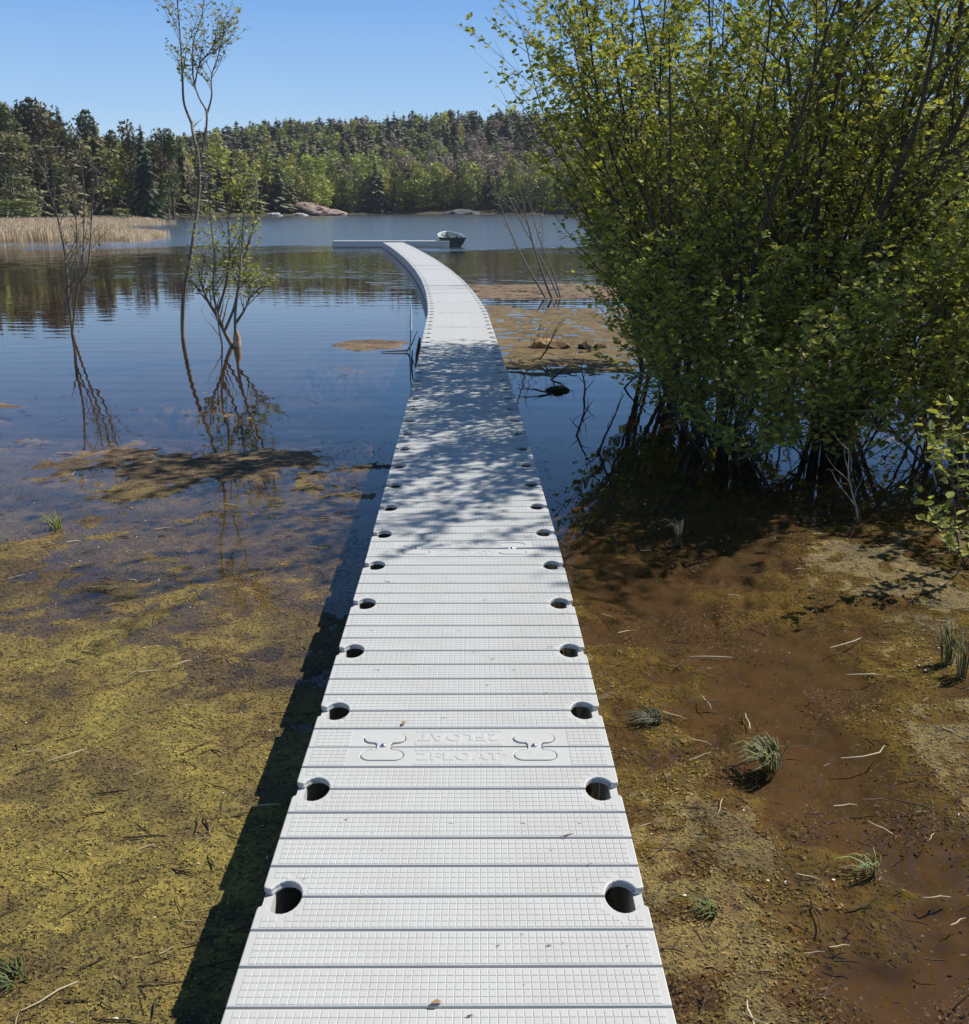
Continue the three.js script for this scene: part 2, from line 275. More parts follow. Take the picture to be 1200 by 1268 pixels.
function bonePts(grow = 0) {                                   // half of a coupler plate's outline, from the joint up and back down
  const a = 0.068 + grow, y0 = 0.024 - grow, y1 = 0.086 + grow, n = 0.022 + grow, r = (y1 - y0) / 2, q = [[n, 0.0005], [n, y0 * 0.55], [n + 0.006, y0 * 0.95]];
  for (let k = 1; k <= 12; k++) { const t = -Math.PI / 2 + Math.PI * k / 12; q.push([a - r + r * Math.cos(t), (y0 + y1) / 2 + r * Math.sin(t)]); }
  return [...q, ...[...q].reverse().map(([x, y]) => [-x, y])];
}
const boneGeo = (() => { const up = bonePts(), all = [...up, ...up.map(([x, y]) => [-x, -y])]; return flat(new THREE.ExtrudeGeometry(shapeOf(all), { depth: TOPT - 0.0015, bevelEnabled: true, bevelThickness: 0.0025, bevelSize: 0.0024, bevelOffset: -0.0024, bevelSegments: 2 })); })();
function slatGeo(cut, bumps, smooth = []) {                   // plan: x across, y 0..SW; a cut slat has its pockets at y = -GAP/2
  let pts;
  if (cut) { const R = keyhole(1, 1).map(([x, y]) => [x, y - GAP / 2]), L = keyhole(-1, 1).map(([x, y]) => [x, y - GAP / 2]).reverse(); const foot = CX - RX * Math.cos(Math.asin(GAP / 2 / RZ)); pts = [[foot, 0], ...R.filter((p) => p[1] > 0.001), [0.5, SW], [-0.5, SW], ...L.filter((p) => p[1] > 0.001), [-foot, 0]]; }
  else if (smooth.length) { pts = [[-0.5, 0]]; for (const c of [-0.25, 0.25]) for (const [x, y] of bonePts(0.0028).reverse()) pts.push([c + x, Math.max(0, y - GAP / 2)]); pts = pts.filter(([x, y], k) => !k || x !== pts[k - 1][0] || y !== pts[k - 1][1]); pts.push([0.5, 0], [0.5, SW], [-0.5, SW]); }
  else pts = [[-0.5, 0], [0.5, 0], [0.5, SW], [-0.5, SW]];
  const g = new THREE.ExtrudeGeometry(shapeOf(pts), { depth: TOPT - 0.004, bevelEnabled: true, bevelThickness: 0.004, bevelSize: 0.0035, bevelOffset: -0.0035, bevelSegments: 2, curveSegments: 4 });
  g.translate(0, 0, 0); const parts = [g.index ? g.toNonIndexed() : g];
  if (bumps) {
    const b = new MB(), px = 0.0196, py = 0.0216, n = 49, up = 0.0013;
    for (let i = 0; i < n; i++) for (let j = 0; j < 5; j++) {
      const x = (i - (n - 1) / 2) * px, y = SW / 2 + (j - 2) * py;
      if (cut && Math.hypot((Math.abs(x) - CX) / (RX + 0.021), (y + GAP / 2) / (RZ + 0.021)) < 1) continue;
      if (cut && Math.abs(x) > CX && y < CH + 0.03) continue;
      if (smooth.some(([a, c, y0, y1]) => x > a && x < c && y > y0 && y < y1)) continue;
      const hx = px / 2 - 0.0005, hy = py / 2 - 0.0005, ix = hx - 0.0014, iy = hy - 0.0014, z0 = TOPT - 0.0002, z1 = TOPT + up;
      const A = [V(x - hx, y - hy, z0), V(x + hx, y - hy, z0), V(x + hx, y + hy, z0), V(x - hx, y + hy, z0)], B = [V(x - ix, y - iy, z1), V(x + ix, y - iy, z1), V(x + ix, y + iy, z1), V(x - ix, y + iy, z1)];
      b.quad(...B); for (let q = 0; q < 4; q++) b.quad(A[q], A[(q + 1) % 4], B[(q + 1) % 4], B[q]);
      }
    const bg = b.geo().toNonIndexed(); const P = bg.attributes.position, U = bg.attributes.uv; for (let k = 0; k < P.count; k++) U.setXY(k, P.getX(k), P.getY(k));
    parts.push(bg);
  }
  return flat(mergeGeometries(parts));
}
const TOPY = DECK - TOPT - 0.0013;                            // top of the float body, which the slats lie on
function bodyGeo() {
  const P = 2.0, half = P / 2 - 0.004, notch = [-0.75, -0.25, 0.25, 0.75], R = [[0.5, -half]], L = [];
  for (const c of notch) { const lo = keyhole(1, -1).reverse(), hi = keyhole(1, 1).slice(1); for (const [x, y] of [...lo, ...hi]) R.push([x, y + c]); }
  R.push([0.5, half]); for (const [x, y] of [...R].reverse()) L.push([-x, y]);
  const top = new THREE.ExtrudeGeometry(shapeOf([...R, ...L]), { depth: 0.007, bevelEnabled: false, curveSegments: 4 }); top.translate(0, 0, TOPY - 0.007);
  const mid = new THREE.ExtrudeGeometry(shapeOf([...R, ...L].map(([x, y]) => [x * 0.994, y])), { depth: 0.006, bevelEnabled: false, curveSegments: 4 }); mid.translate(0, 0, TOPY - 0.0135);
  const low = new THREE.ExtrudeGeometry(shapeOf([[-0.375, -half], [0.375, -half], [0.375, half], [-0.375, half]]), { depth: TOPY - 0.0145 + 0.13, bevelEnabled: false }); low.translate(0, 0, -0.13);
  const skirt = [-1, 1].map((sx) => { const g = new THREE.BoxGeometry(0.024, half * 2, TOPY - 0.0145 - 0.02); g.translate(sx * 0.483, 0, (TOPY - 0.0145 + 0.02) / 2); return g; });
  return [flat(top), flat(mergeGeometries([mid, low, ...skirt].map((g) => g.index ? g.toNonIndexed() : g)))];
}
const COUP = [[-0.36, -0.14, -1, 1], [0.14, 0.36, -1, 1]], WORD = [[-0.155, 0.155, 0.02, 0.094]];
const [bodyTop, bodyLow] = bodyGeo();
const G = { body: bodyTop, plain: slatGeo(false, true), cut: slatGeo(true, true), end: slatGeo(false, true, [...COUP, ...WORD]), plainFar: slatGeo(false, false), cutFar: slatGeo(true, false) };
const boltGeo = (() => { const g = new THREE.LatheGeometry([[0, 0.008], [0.004, 0.0075], [0.0085, 0.005], [0.010, 0], [0.010, -0.01]].map(([x, y]) => new THREE.Vector2(x, y)).reverse(), 16); return g; })();
const font = await new FontLoader().loadAsync('fonts/droid/droid_sans_bold.typeface.json');
const wordGeo = (() => { const g = new TextGeometry('2FLOAT', { font, size: 0.046, depth: 0.0007, curveSegments: 4, bevelEnabled: true, bevelThickness: 0.0005, bevelSize: 0.0008, bevelSegments: 1 }); g.computeBoundingBox(); const b = g.boundingBox, k = 0.275 / (b.max.x - b.min.x); g.translate(-(b.max.x + b.min.x) / 2, -(b.max.y + b.min.y) / 2, 0); g.scale(k, 1, 1); return flat(g); })();
const dock = thing('floating_dock', 'long light grey plastic floating walkway curving out to a T-shaped end', 'dock');
{
  // joints every two metres along the line
  const joints = []; let s = 0, z = 1.07, x = dockX(z); joints.push(V(x, 0, z));
  let last = V(x, 0, z);
  while (z > -52) { z -= 0.01; x = dockX(z); const p = V(x, 0, z); if (p.distanceTo(last) >= 2.0) { joints.push(p); last = p; } }
  const r = rng(8);
  const placeSection = (a, b, k, near) => {
    const c = a.clone().add(b).multiplyScalar(0.5), turn = Math.atan2(-(b.x - a.x), -(b.z - a.z));
    const m = r() < 0.5 ? plastic : plasticB, sec = mesh('deck_section', G.body, m, dock);
    sec.position.set(c.x, (r() - 0.5) * 0.004, c.z); sec.rotation.set((r() - 0.5) * 0.003, turn, (r() - 0.5) * 0.006);
    mesh('float_hull', bodyLow, m, sec);
    const far = [];
    for (let i = 0; i < 16; i++) {
      const fromNear = i, q = i % 4;                          // pockets sit on the grooves after slats 1, 5, 9, 13
      const cut = q === 1 || q === 2, flip = q === 1 || i === 15;         // slat 1 has its pocket on its far side, slat 2 on its near side
      const zc = 1.0 - (fromNear + 0.5) * PITCHZ, end = i === 0 || i === 15;
      if (near) {
        const g = end ? G.end : cut ? (near === 2 ? G.cut : G.cutFar) : (near === 2 ? G.plain : G.plainFar);
        const sl = mesh('slat', g, m, sec); sl.position.set(0, TOPY, flip ? zc - SW / 2 : zc + SW / 2); if (flip) sl.rotation.y = Math.PI;
      } else { const g = (cut ? G.cutFar : G.plainFar).clone(); if (flip) g.rotateY(Math.PI); g.translate(0, TOPY, flip ? zc - SW / 2 : zc + SW / 2); far.push(g); }
    }
    if (far.length) { const t = mesh('tread', mergeGeometries(far), m, sec); t.userData.kind = 'stuff'; }
    if (near) {
      for (const sg of [-1, 1]) { const w = mesh('lettering', wordGeo, m, sec); w.position.set(0, TOPY + TOPT + 0.0002, sg * (1.0 - PITCHZ / 2)); w.rotation.y = sg < 0 ? 0 : Math.PI; }
      for (const sx of [-0.25, 0.25]) { const w = mesh('coupler', boneGeo, m, sec); w.position.set(sx, TOPY + 0.0005, -1.0); const bo = mesh('bolt', boltGeo, steel, sec); bo.position.set(sx, TOPY + TOPT + 0.0015, -1.0); }
    }
  };
  for (let k = 0; k < joints.length - 1; k++) placeSection(joints[k], joints[k + 1], k, k < 7 ? 2 : k < 10 ? 1 : 0);
  for (let k = 0; k < 3; k++) placeSection(V(-7.75 + k * 1.98, 0, -53.1), V(-5.77 + k * 1.98, 0, -53.1), k, 0);
}
// dead leaves and bits on the deck
{
  const r = rng(61), lf = new MB();
  lf.quad(V(-0.5, 0, 0), V(-0.1, 0.12, 0.3), V(0.5, 0.02, 0.04), V(0.05, 0.2, -0.28)); const g = lf.geo();
  const spots = [[540, 1242, 0.028, 'tan curled dead leaf on the nearest slats of the dock'], [500, 896, 0.032, 'small brown smear of leaf above the left coupler plate'], [676, 858, 0.012, 'tiny black seed husk on the dock right of centre']];
  for (const [u, v, s, l] of spots) { const p = spot(u, v, DECK + 0.002), m = mesh('dead_leaf', g, std(0.24, 0.15, 0.07, 0.8)); m.position.set(p.x, DECK + 0.003, p.z); m.scale.setScalar(s); m.rotation.y = r() * 6; tag(m, l, 'leaf'); }
  const mats = [], cols = [], q = new THREE.Quaternion(), e = new THREE.Euler();
  for (let k = 0; k < 420; k++) {
    const slat = Math.floor(r() * 90), z = -1.055 - slat * 0.125 + (r() < 0.7 ? 0.0625 - 0.004 : (r() - 0.5) * 0.1) + 0.0, x = dockX(z) + (r() - 0.5) * 0.95, s = 0.003 + 0.012 * r() * r(), long = r() < 0.25 ? 4 : 1.5;
    q.setFromEuler(e.set(0, (r() - 0.5) * 0.8, 0)); mats.push(new THREE.Matrix4().compose(V(x, DECK + (r() < 0.5 ? 0.001 : 0.002), z), q, V(s * long, s * 0.4, s * 0.6))); cols.push(RGB(0.12, 0.09, 0.06).multiplyScalar(0.5 + r()));
  }
  tag(copies('deck_litter', g, std(1, 1, 1, 0.9), mats, cols), 'fine dark plant litter caught in the grooves of the dock', null, null, 'stuff');
}

// ---------------------------------------------------------------- woody plants
const barkTex = tex(128, 256, (i, j) => { const n = fbm(i / 16, j / 10, 4, 0) * 0.5 + 0.5; const s = 0.55 + 0.45 * n; return [s, s, s]; });
const BARK = { dark: std(0.075, 0.062, 0.045, 0.85, { map: barkTex, bumpMap: barkTex, bumpScale: 0.004 }), grey: std(0.23, 0.2, 0.165, 0.85, { map: barkTex, bumpMap: barkTex, bumpScale: 0.003 }), pale: std(0.42, 0.37, 0.30, 0.8, { map: barkTex }), rust: std(0.15, 0.085, 0.05, 0.85, { map: barkTex }) };
const leafGeo = (() => { const b = new MB(), f = 0.1; const P = [V(0, 0, 0), V(0.3, f, 0.27), V(0.72, f, 0.22), V(1, 0, 0), V(0.72, f, -0.22), V(0.3, f, -0.27)]; b.tri(P[0], P[1], P[3]); b.tri(P[1], P[2], P[3]); b.tri(P[0], P[3], P[5]); b.tri(P[5], P[3], P[4]); return b.geo(); })();
const leafMat = (tr = 0.45, rough = 0.55) => new THREE.MeshPhysicalMaterial({ color: 0xffffff, roughness: rough, specularIntensity: 0.6, transmission: tr, thickness: 0, side: THREE.DoubleSide });
const LEAF = leafMat(0.55, 0.86);
function grow(r, b, leaves, from, dir, len, rad, depth, o) {   // one shoot with its side shoots, into b; leaf places into leaves
  const n = Math.max(3, Math.round(len / o.step)), pts = [from.clone()], rads = [rad], d = dir.clone().normalize(), p = from.clone();
  for (let k = 1; k <= n; k++) {
    d.x += (r() - 0.5) * o.wander; d.z += (r() - 0.5) * o.wander; d.y += (r() - 0.5) * o.wander * 0.6 + o.lift * (depth ? 1 : 0.6); d.normalize();
    p.addScaledVector(d, len / n); pts.push(p.clone()); rads.push(mix(rad, rad * 0.28, k / n));
    const t = k / n;
    if (depth < o.depth && t > (depth ? 0.2 : o.bare)) {
      const m = o.kids[depth] / n; let c = Math.floor(m) + (r() < m % 1 ? 1 : 0);
      while (c-- > 0) {
        const an = r() * 6.283, side = V(Math.cos(an), 0, Math.sin(an)), dd = d.clone().multiplyScalar(o.along).add(side.multiplyScalar(0.75)); dd.y += 0.1;
        grow(r, b, leaves, p.clone(), dd, len * o.ratio * (1.15 - 0.6 * t) * (0.6 + 0.7 * r()), Math.max(o.thin, rads[k] * 0.6), depth + 1, o);
      }
    }
    if (depth >= o.leafFrom && t > 0.15) { const c = o.leaves * len / n / 0.05; let q = Math.floor(c) + (r() < c % 1 ? 1 : 0); while (q-- > 0) leaves.push([p.clone(), d.clone()]); }
  }
  b.tube(pts, rads, depth === 0 ? 7 : depth === 1 ? 4 : 3, depth === 0);
}
function foliage(parent, r, leaves, size, palette, mat = LEAF, keep = () => true) {
  const mats = [], cols = [], q = new THREE.Quaternion(), e = new THREE.Euler();
  for (const [p, d] of leaves) {
    if (!keep(p)) continue;
    const s = size * (0.55 + 0.8 * r()), yaw = r() * 6.283;
    q.setFromEuler(e.set((r() - 0.5) * 1.6, yaw, (r() - 0.35) * 1.3, 'YXZ'));
    mats.push(new THREE.Matrix4().compose(V(p.x + (r() - 0.5) * 0.05, p.y + (r() - 0.5) * 0.05, p.z + (r() - 0.5) * 0.05), q, V(s, s, s * 1.15)));
    const c = palette[Math.floor(r() * palette.length)], f = 0.75 + 0.5 * r(); cols.push(RGB(c[0] * f, c[1] * f, c[2] * f));
  }
  if (mats.length) { const im = copies('foliage', leafGeo, mat, mats, cols, parent); im.userData.kind = 'stuff'; }
  return mats.length;
}
const WILLOW = [[0.37, 0.40, 0.045], [0.30, 0.345, 0.04], [0.44, 0.44, 0.06], [0.20, 0.25, 0.034], [0.47, 0.44, 0.07]];
function shrub(seed, label, pos, stems, height, lean, opt = {}) {
  const r = rng(seed), g = thing(opt.name || 'willow_shrub', label, opt.category || 'shrub', pos, 0, opt.group), leaves = [];
  const o = { step: 0.22, wander: 0.16, lift: 0.035, depth: 2, kids: [17, 8], bare: 0.16, along: 0.75, ratio: 0.36, thin: 0.0022, leafFrom: 1, leaves: 1.5, ...opt };
  for (let k = 0; k < stems; k++) {
    const an = k / stems * 6.283 + r(), sp = (opt.spread ?? 0.34) * (0.4 + r()), b = new MB(), H = height * (0.7 + 0.4 * r());
    grow(r, b, leaves, V(Math.cos(an) * 0.16 * (opt.foot ?? 1), -0.08, Math.sin(an) * 0.16 * (opt.foot ?? 1)), V(Math.cos(an) * sp + lean[0], 1, Math.sin(an) * sp + lean[1]), H, (opt.rad ?? 0.022) * (0.6 + 0.6 * r()), 0, o);
    mesh('stem', b.geo(), opt.bark || BARK.dark, g);
  }
  g.userData.n = foliage(g, r, leaves, opt.leaf ?? 0.058, opt.palette || WILLOW, LEAF, (p) => p.y > (opt.low ?? 0.25) && fbm((p.x + pos[0]) * 2.6 + (p.z + pos[2]) * 1.3, p.y * 2.6 - (p.z + pos[2]) * 1.3, 2) > mix(-0.65, -0.05, ss(0.9, 2.6, p.y)) + (r() - 0.5) * 0.3);
  delete g.userData.n; return g;
}
const bushes = [
  [101, 'dense leafy willow bush nearest the dock, its stems rising from dark water', [2.15, 0, -9.0], 13, 4.5, [0.0, -0.02], {}],
  [102, 'tall willow bush leaning out over the shaded stretch of the dock', [2.2, 0, -11.0], 14, 5.2, [-0.03, 0.02], { spread: 0.33 }],
  [108, 'lower willow bush spreading left beyond the leaning one, above the peat clumps', [2.15, 0, -12.6], 10, 3.6, [-0.12, 0], { spread: 0.32 }],
  [103, 'willow bush behind the leaning one, with many thin slanting stems', [3.0, 0, -13.2], 9, 5.4, [-0.05, 0], { spread: 0.35 }],
  [104, 'willow bush with a thick dark trunk in the middle of the thicket', [3.3, 0, -9.3], 12, 5.0, [0.02, 0], { rad: 0.036 }],
  [105, 'willow bush at the right edge of the thicket, over tan mat', [4.5, 0, -9.6], 8, 4.9, [0.05, 0], {}],
  [106, 'bushy willow deep in the thicket behind the thick trunk', [4.0, 0, -12.4], 9, 5.4, [0, 0], {}],
  [107, 'tall willow at the far right back of the thicket', [5.8, 0, -12.2], 8, 5.6, [0, 0], {}],
];
for (const b of bushes) shrub(...b.slice(0, 6), { group: 'willow bushes right of the dock', ...b[6] });
const LOW = { rad: 0.011, step: 0.11, kids: [16, 9], ratio: 0.46, bare: 0.04, low: 0.08, spread: 0.75, leaves: 1.2, wander: 0.24, group: 'willow bushes right of the dock' };
shrub(121, 'low young willow sprouting at the right picture edge below the thicket', [3.02, 0, -5.5], 5, 1.0, [0.1, 0.1], { ...LOW, kids: [8, 4] });
shrub(122, 'low willow sprigs drooping into the water under the big bushes', [2.05, 0, -8.1], 8, 1.7, [-0.05, 0.15], LOW);
shrub(123, 'low leafy willow clump at the foot of the right-hand bushes', [3.8, 0, -7.9], 9, 2.0, [0, 0.1], LOW);
shrub(124, 'shady willow undergrowth in front of the thick dark trunk', [2.9, 0, -8.0], 8, 1.9, [0, 0.1], LOW);
shrub(125, 'low willow growth among the slanting stems farther along the dock', [2.2, 0, -10.2], 8, 1.9, [-0.05, 0], LOW);
shrub(126, 'willow undergrowth at the right edge under the tall bushes', [4.6, 0, -8.3], 9, 2.3, [0, 0], LOW);
// small leaning tree standing in the pink mat
shrub(131, 'thin bare tree leaning left in the water beyond the willow bushes', [1.6, 0, -23.2], 4, 3.5, [-0.42, 0], { name: 'leaning_tree', category: 'tree', bark: BARK.grey, spread: 0.12, kids: [7, 4], leaves: 0.25, bare: 0.35, palette: [[0.12, 0.13, 0.05], [0.2, 0.1, 0.06]], leaf: 0.06, rad: 0.035 });

// saplings in the water on the left
function limb(g, name, mat, pts, r0, r1, r, leaves, o) {
  const b = new MB(), c = new THREE.CatmullRomCurve3(pts), n = 26, P = c.getPoints(n), R = P.map((_, k) => mix(r0, r1, Math.pow(k / n, 0.8)));
  b.tube(P, R, 7);
  for (let k = 1; k < n; k++) { const t = k / n; if (t < o.bare || r() > o.density) continue; const d = P[k + 1].clone().sub(P[k]).normalize(), an = r() * 6.283; grow(r, b, leaves, P[k].clone(), d.multiplyScalar(0.9).add(V(Math.cos(an) * 0.75, 0.12, Math.sin(an) * 0.75)), o.len * (0.5 + 0.8 * r()) * (1.2 - 0.5 * t), Math.max(0.004, R[k] * 0.5), 1, { step: 0.14, wander: 0.22, lift: 0.05, depth: 2, kids: [0, 5], bare: 0, along: 0.8, ratio: 0.45, thin: 0.0025, leafFrom: o.leafFrom ?? 1, leaves: o.leaves }); }
  return mesh(name, b.geo(), mat, g);
}
const rel = (pts, dist, base, jig) => pts.map(([u, v], i) => { const p = at(u, v, dist + Math.sin(i * 1.7 + jig) * 0.12 * Math.min(1, i / 2)); return p.sub(base); });
{
  const base = at(228, 421, 15.9); base.y = 0;
  const g = thing('birch_sapling', 'tall thin birch sapling with a bare forked top, standing in the water', 'tree', base.toArray()), r = rng(211), lv = [];
  const low = [], up = { bare: 0.25, density: 0.9, len: 0.55, leaves: 0.5 };
  limb(g, 'trunk', BARK.grey, rel([[228, 432], [226, 405], [228, 360], [237, 310], [243, 270], [246, 235], [245, 195], [239, 165], [237, 150]], 15.9, base, 0), 0.036, 0.022, r, low, { bare: 0.55, density: 0.25, len: 0.3, leaves: 0 });
  limb(g, 'branch', BARK.grey, rel([[237, 152], [228, 128], [226, 95], [224, 60], [222, 30], [219, -5], [216, -40]], 15.9, base, 1), 0.022, 0.005, r, lv, up);
  limb(g, 'branch', BARK.grey, rel([[243, 215], [252, 180], [256, 140], [247, 122], [241, 105], [238, 80], [240, 50], [250, 20], [255, -25]], 15.9, base, 2), 0.02, 0.005, r, lv, { ...up, bare: 0.4 });
  limb(g, 'branch', BARK.grey, rel([[256, 142], [262, 120], [262, 95], [270, 70], [276, 45], [278, 20]], 15.9, base, 3), 0.016, 0.004, r, lv, up);
  limb(g, 'branch', BARK.grey, rel([[241, 105], [247, 80], [262, 60], [270, 40]], 15.9, base, 4), 0.014, 0.004, r, lv, up);
  foliage(g, r, lv, 0.06, [[0.34, 0.36, 0.12], [0.28, 0.32, 0.1], [0.38, 0.34, 0.14]], LEAF, (p) => p.y > 3.6);
}
{
  const base = at(288, 437, 15.0); base.y = 0;
  const g = thing('willow_sapling', 'young leafy willow with crossing stems growing from a gnawed stump in the lake', 'tree', base.toArray()), r = rng(223), lv = [], o = { bare: 0.3, density: 0.95, len: 0.5, leaves: 0.55 };
  const S = [
    [[294, 438], [282, 418], [268, 390], [256, 370], [248, 345], [243, 320]],
    [[282, 418], [272, 395], [264, 360], [266, 320], [262, 280], [258, 240], [252, 205]],
    [[279, 408], [290, 380], [297, 340], [300, 300], [302, 262], [306, 225]],
    [[293, 425], [291, 395], [296, 350], [305, 310], [314, 280], [318, 240], [316, 215]],
    [[270, 385], [280, 350], [284, 310], [282, 265], [284, 232]],
    [[292, 400], [302, 385], [312, 365], [325, 355]],
    [[282, 480], [277, 440], [271, 405], [268, 385]],
  ];
  S.forEach((q, i) => limb(g, 'stem', i === 6 ? BARK.pale : BARK.grey, rel(q, 15.0, base, i), i === 0 ? 0.045 : 0.024, 0.006, r, lv, i === 6 ? { ...o, density: 0.1 } : o));
  foliage(g, r, lv, 0.065, [[0.36, 0.38, 0.07], [0.29, 0.33, 0.06], [0.42, 0.41, 0.10]], LEAF, (p) => p.y > 0.7);
  const st = new MB(); st.tube([V(0.07, -0.15, 0), V(0.075, 0.05, 0), V(0.08, 0.13, 0), V(0.078, 0.2, 0.01), V(0.07, 0.25, 0.01), V(0.065, 0.27, 0.015)], [0.065, 0.058, 0.055, 0.038, 0.022, 0.008], 9);
  const sm = mesh('stump', st.geo(), std(0.50, 0.34, 0.21, 0.85, { map: barkTex, bumpMap: barkTex, bumpScale: 0.01 }), g); sm.userData.label = 'pale orange gnawed stump';
}
{
  const base = at(91, 422, 16.4); base.y = 0;
  const g = thing('reddish_sapling', 'slender forked sapling with few rusty leaves, leftmost in the water', 'tree', base.toArray()), r = rng(237), lv = [], o = { bare: 0.3, density: 0.9, len: 0.5, leaves: 0.16 };
  const S = [
    [[91, 430], [89, 400], [84, 370], [83, 340], [78, 300], [70, 265], [60, 235], [52, 205]],
    [[90, 410], [93, 380], [97, 350], [103, 310], [104, 270], [104, 235], [100, 200], [98, 178]],
    [[89, 405], [86, 375], [92, 340], [95, 310], [94, 270], [90, 240]],
    [[97, 350], [108, 335], [112, 300], [114, 260], [118, 225], [120, 205]],
  ];
  S.forEach((q, i) => limb(g, 'stem', BARK.grey, rel(q, 16.4, base, i), i ? 0.022 : 0.035, 0.006, r, lv, o));
  foliage(g, r, lv, 0.065, [[0.28, 0.2, 0.09], [0.34, 0.33, 0.1], [0.3, 0.28, 0.1]], LEAF, (p) => p.y > 1.3);
}
// ---------------------------------------------------------------- far trees
function conifer(seed, levels, per, fine) {                   // unit height; drooping tiers of ragged boughs
  const r = rng(seed), b = new MB(); b.col = [0.6, 0.5, 0.45]; b.tube([V(0, 0, 0), V(0, 0.5, 0), V(0, 0.98, 0)], [0.016, 0.010, 0.002], 5);
  for (let k = 0; k < levels; k++) {
    const t = k / levels, y = 0.08 + 0.9 * t, rad = (0.21 * Math.pow(1 - t, 0.75) + 0.02) * (0.6 + 0.8 * r());
    for (let q = 0; q < per; q++) {
      const an = q / per * 6.283 + r() * 1.5, L = rad * (0.55 + 0.75 * r()), c = Math.cos(an), s = Math.sin(an), dr = 0.25 + 0.35 * r(), y0 = y + (r() - 0.5) * 0.09, f = 0.7 + 0.6 * r(); b.col = [f, f, f * (0.85 + 0.3 * r())];
      for (let j = 0; j < fine; j++) { const u0 = j / fine * 0.8, u1 = u0 + (fine > 1 ? 0.5 : 1), w = L * (fine > 1 ? 0.3 : 0.42) * (1.1 - u0), a2 = an + (r() - 0.5) * 0.5, c2 = Math.cos(a2), s2 = Math.sin(a2); b.tri(V(c * L * u0 - s * w, y0 - L * u0 * dr, s * L * u0 + c * w), V(c * L * u0 + s * w, y0 - L * u0 * dr + 0.008, s * L * u0 - c * w), V(c2 * L * u1, y0 - L * u1 * dr - 0.012 * r(), s2 * L * u1)); }
    }
  }
  return b.geo();
}
function broadleaf(seed, n, clump, wide = 0.2, bare = 0.2) {     // unit height; leaf clumps through a lumpy crown
  const r = rng(seed), b = new MB(); b.col = [0.5, 0.42, 0.6]; b.tube([V(0, 0, 0), V(0.01, 0.35, 0.01), V(0, 0.9, 0)], [0.008, 0.006, 0.002], 4);
  const lumps = []; for (let k = 0; k < 11; k++) { const y = bare + 0.12 + (0.85 - bare) * Math.pow(r(), 0.9), w = wide * Math.sin(Math.min(1, (1.02 - y) / (0.8 - bare * 0.3)) * 1.9) * 0.75, an = r() * 6.283; lumps.push([Math.cos(an) * w * r(), y, Math.sin(an) * w * r(), wide * (0.35 + 0.35 * r())]); }
  for (let k = 0; k < n; k++) {
    const l = lumps[Math.floor(r() * lumps.length)], a = r() * 6.283, c = r() * 2 - 1, q = Math.sqrt(1 - c * c), rr = l[3] * Math.pow(r(), 0.4), p = V(l[0] + Math.cos(a) * q * rr, Math.min(1, l[1] + c * rr * 1.1), l[2] + Math.sin(a) * q * rr), s = clump * (0.5 + r());
    const u = V(r() - 0.5, r() - 0.5, r() - 0.5).normalize(), w = u.clone().cross(V(r() - 0.5, r() - 0.5, r() - 0.5)).normalize(), f = 0.7 + 0.6 * r(); b.col = [f, f, f];
    b.tri(p.clone().addScaledVector(u, s), p.clone().addScaledVector(w, s * 0.8), p.clone().addScaledVector(u, -s * 0.7).addScaledVector(w, -s * 0.6));
  }
  return b.geo();
}
const FARMAT = new THREE.MeshPhysicalMaterial({ color: 0xffffff, roughness: 0.9, vertexColors: true, transmission: 0.25, thickness: 0, side: THREE.DoubleSide });
const CONI = [1, 2, 3, 4].map((s) => conifer(s * 71, 17, 7, 1)), BROAD = [1, 2, 3, 4].map((s) => broadleaf(s * 53, 300, 0.034, 0.21, 0.06)), THICK = [5, 6].map((s) => broadleaf(s * 53, 320, 0.04, 0.26, 0.05));
const CG = [[0.085, 0.10, 0.036], [0.11, 0.11, 0.042], [0.07, 0.09, 0.038], [0.14, 0.12, 0.05]], BG = [[0.34, 0.37, 0.06], [0.29, 0.34, 0.06], [0.36, 0.33, 0.08], [0.21, 0.24, 0.06]], GREY = [[0.30, 0.23, 0.18], [0.26, 0.21, 0.15]];
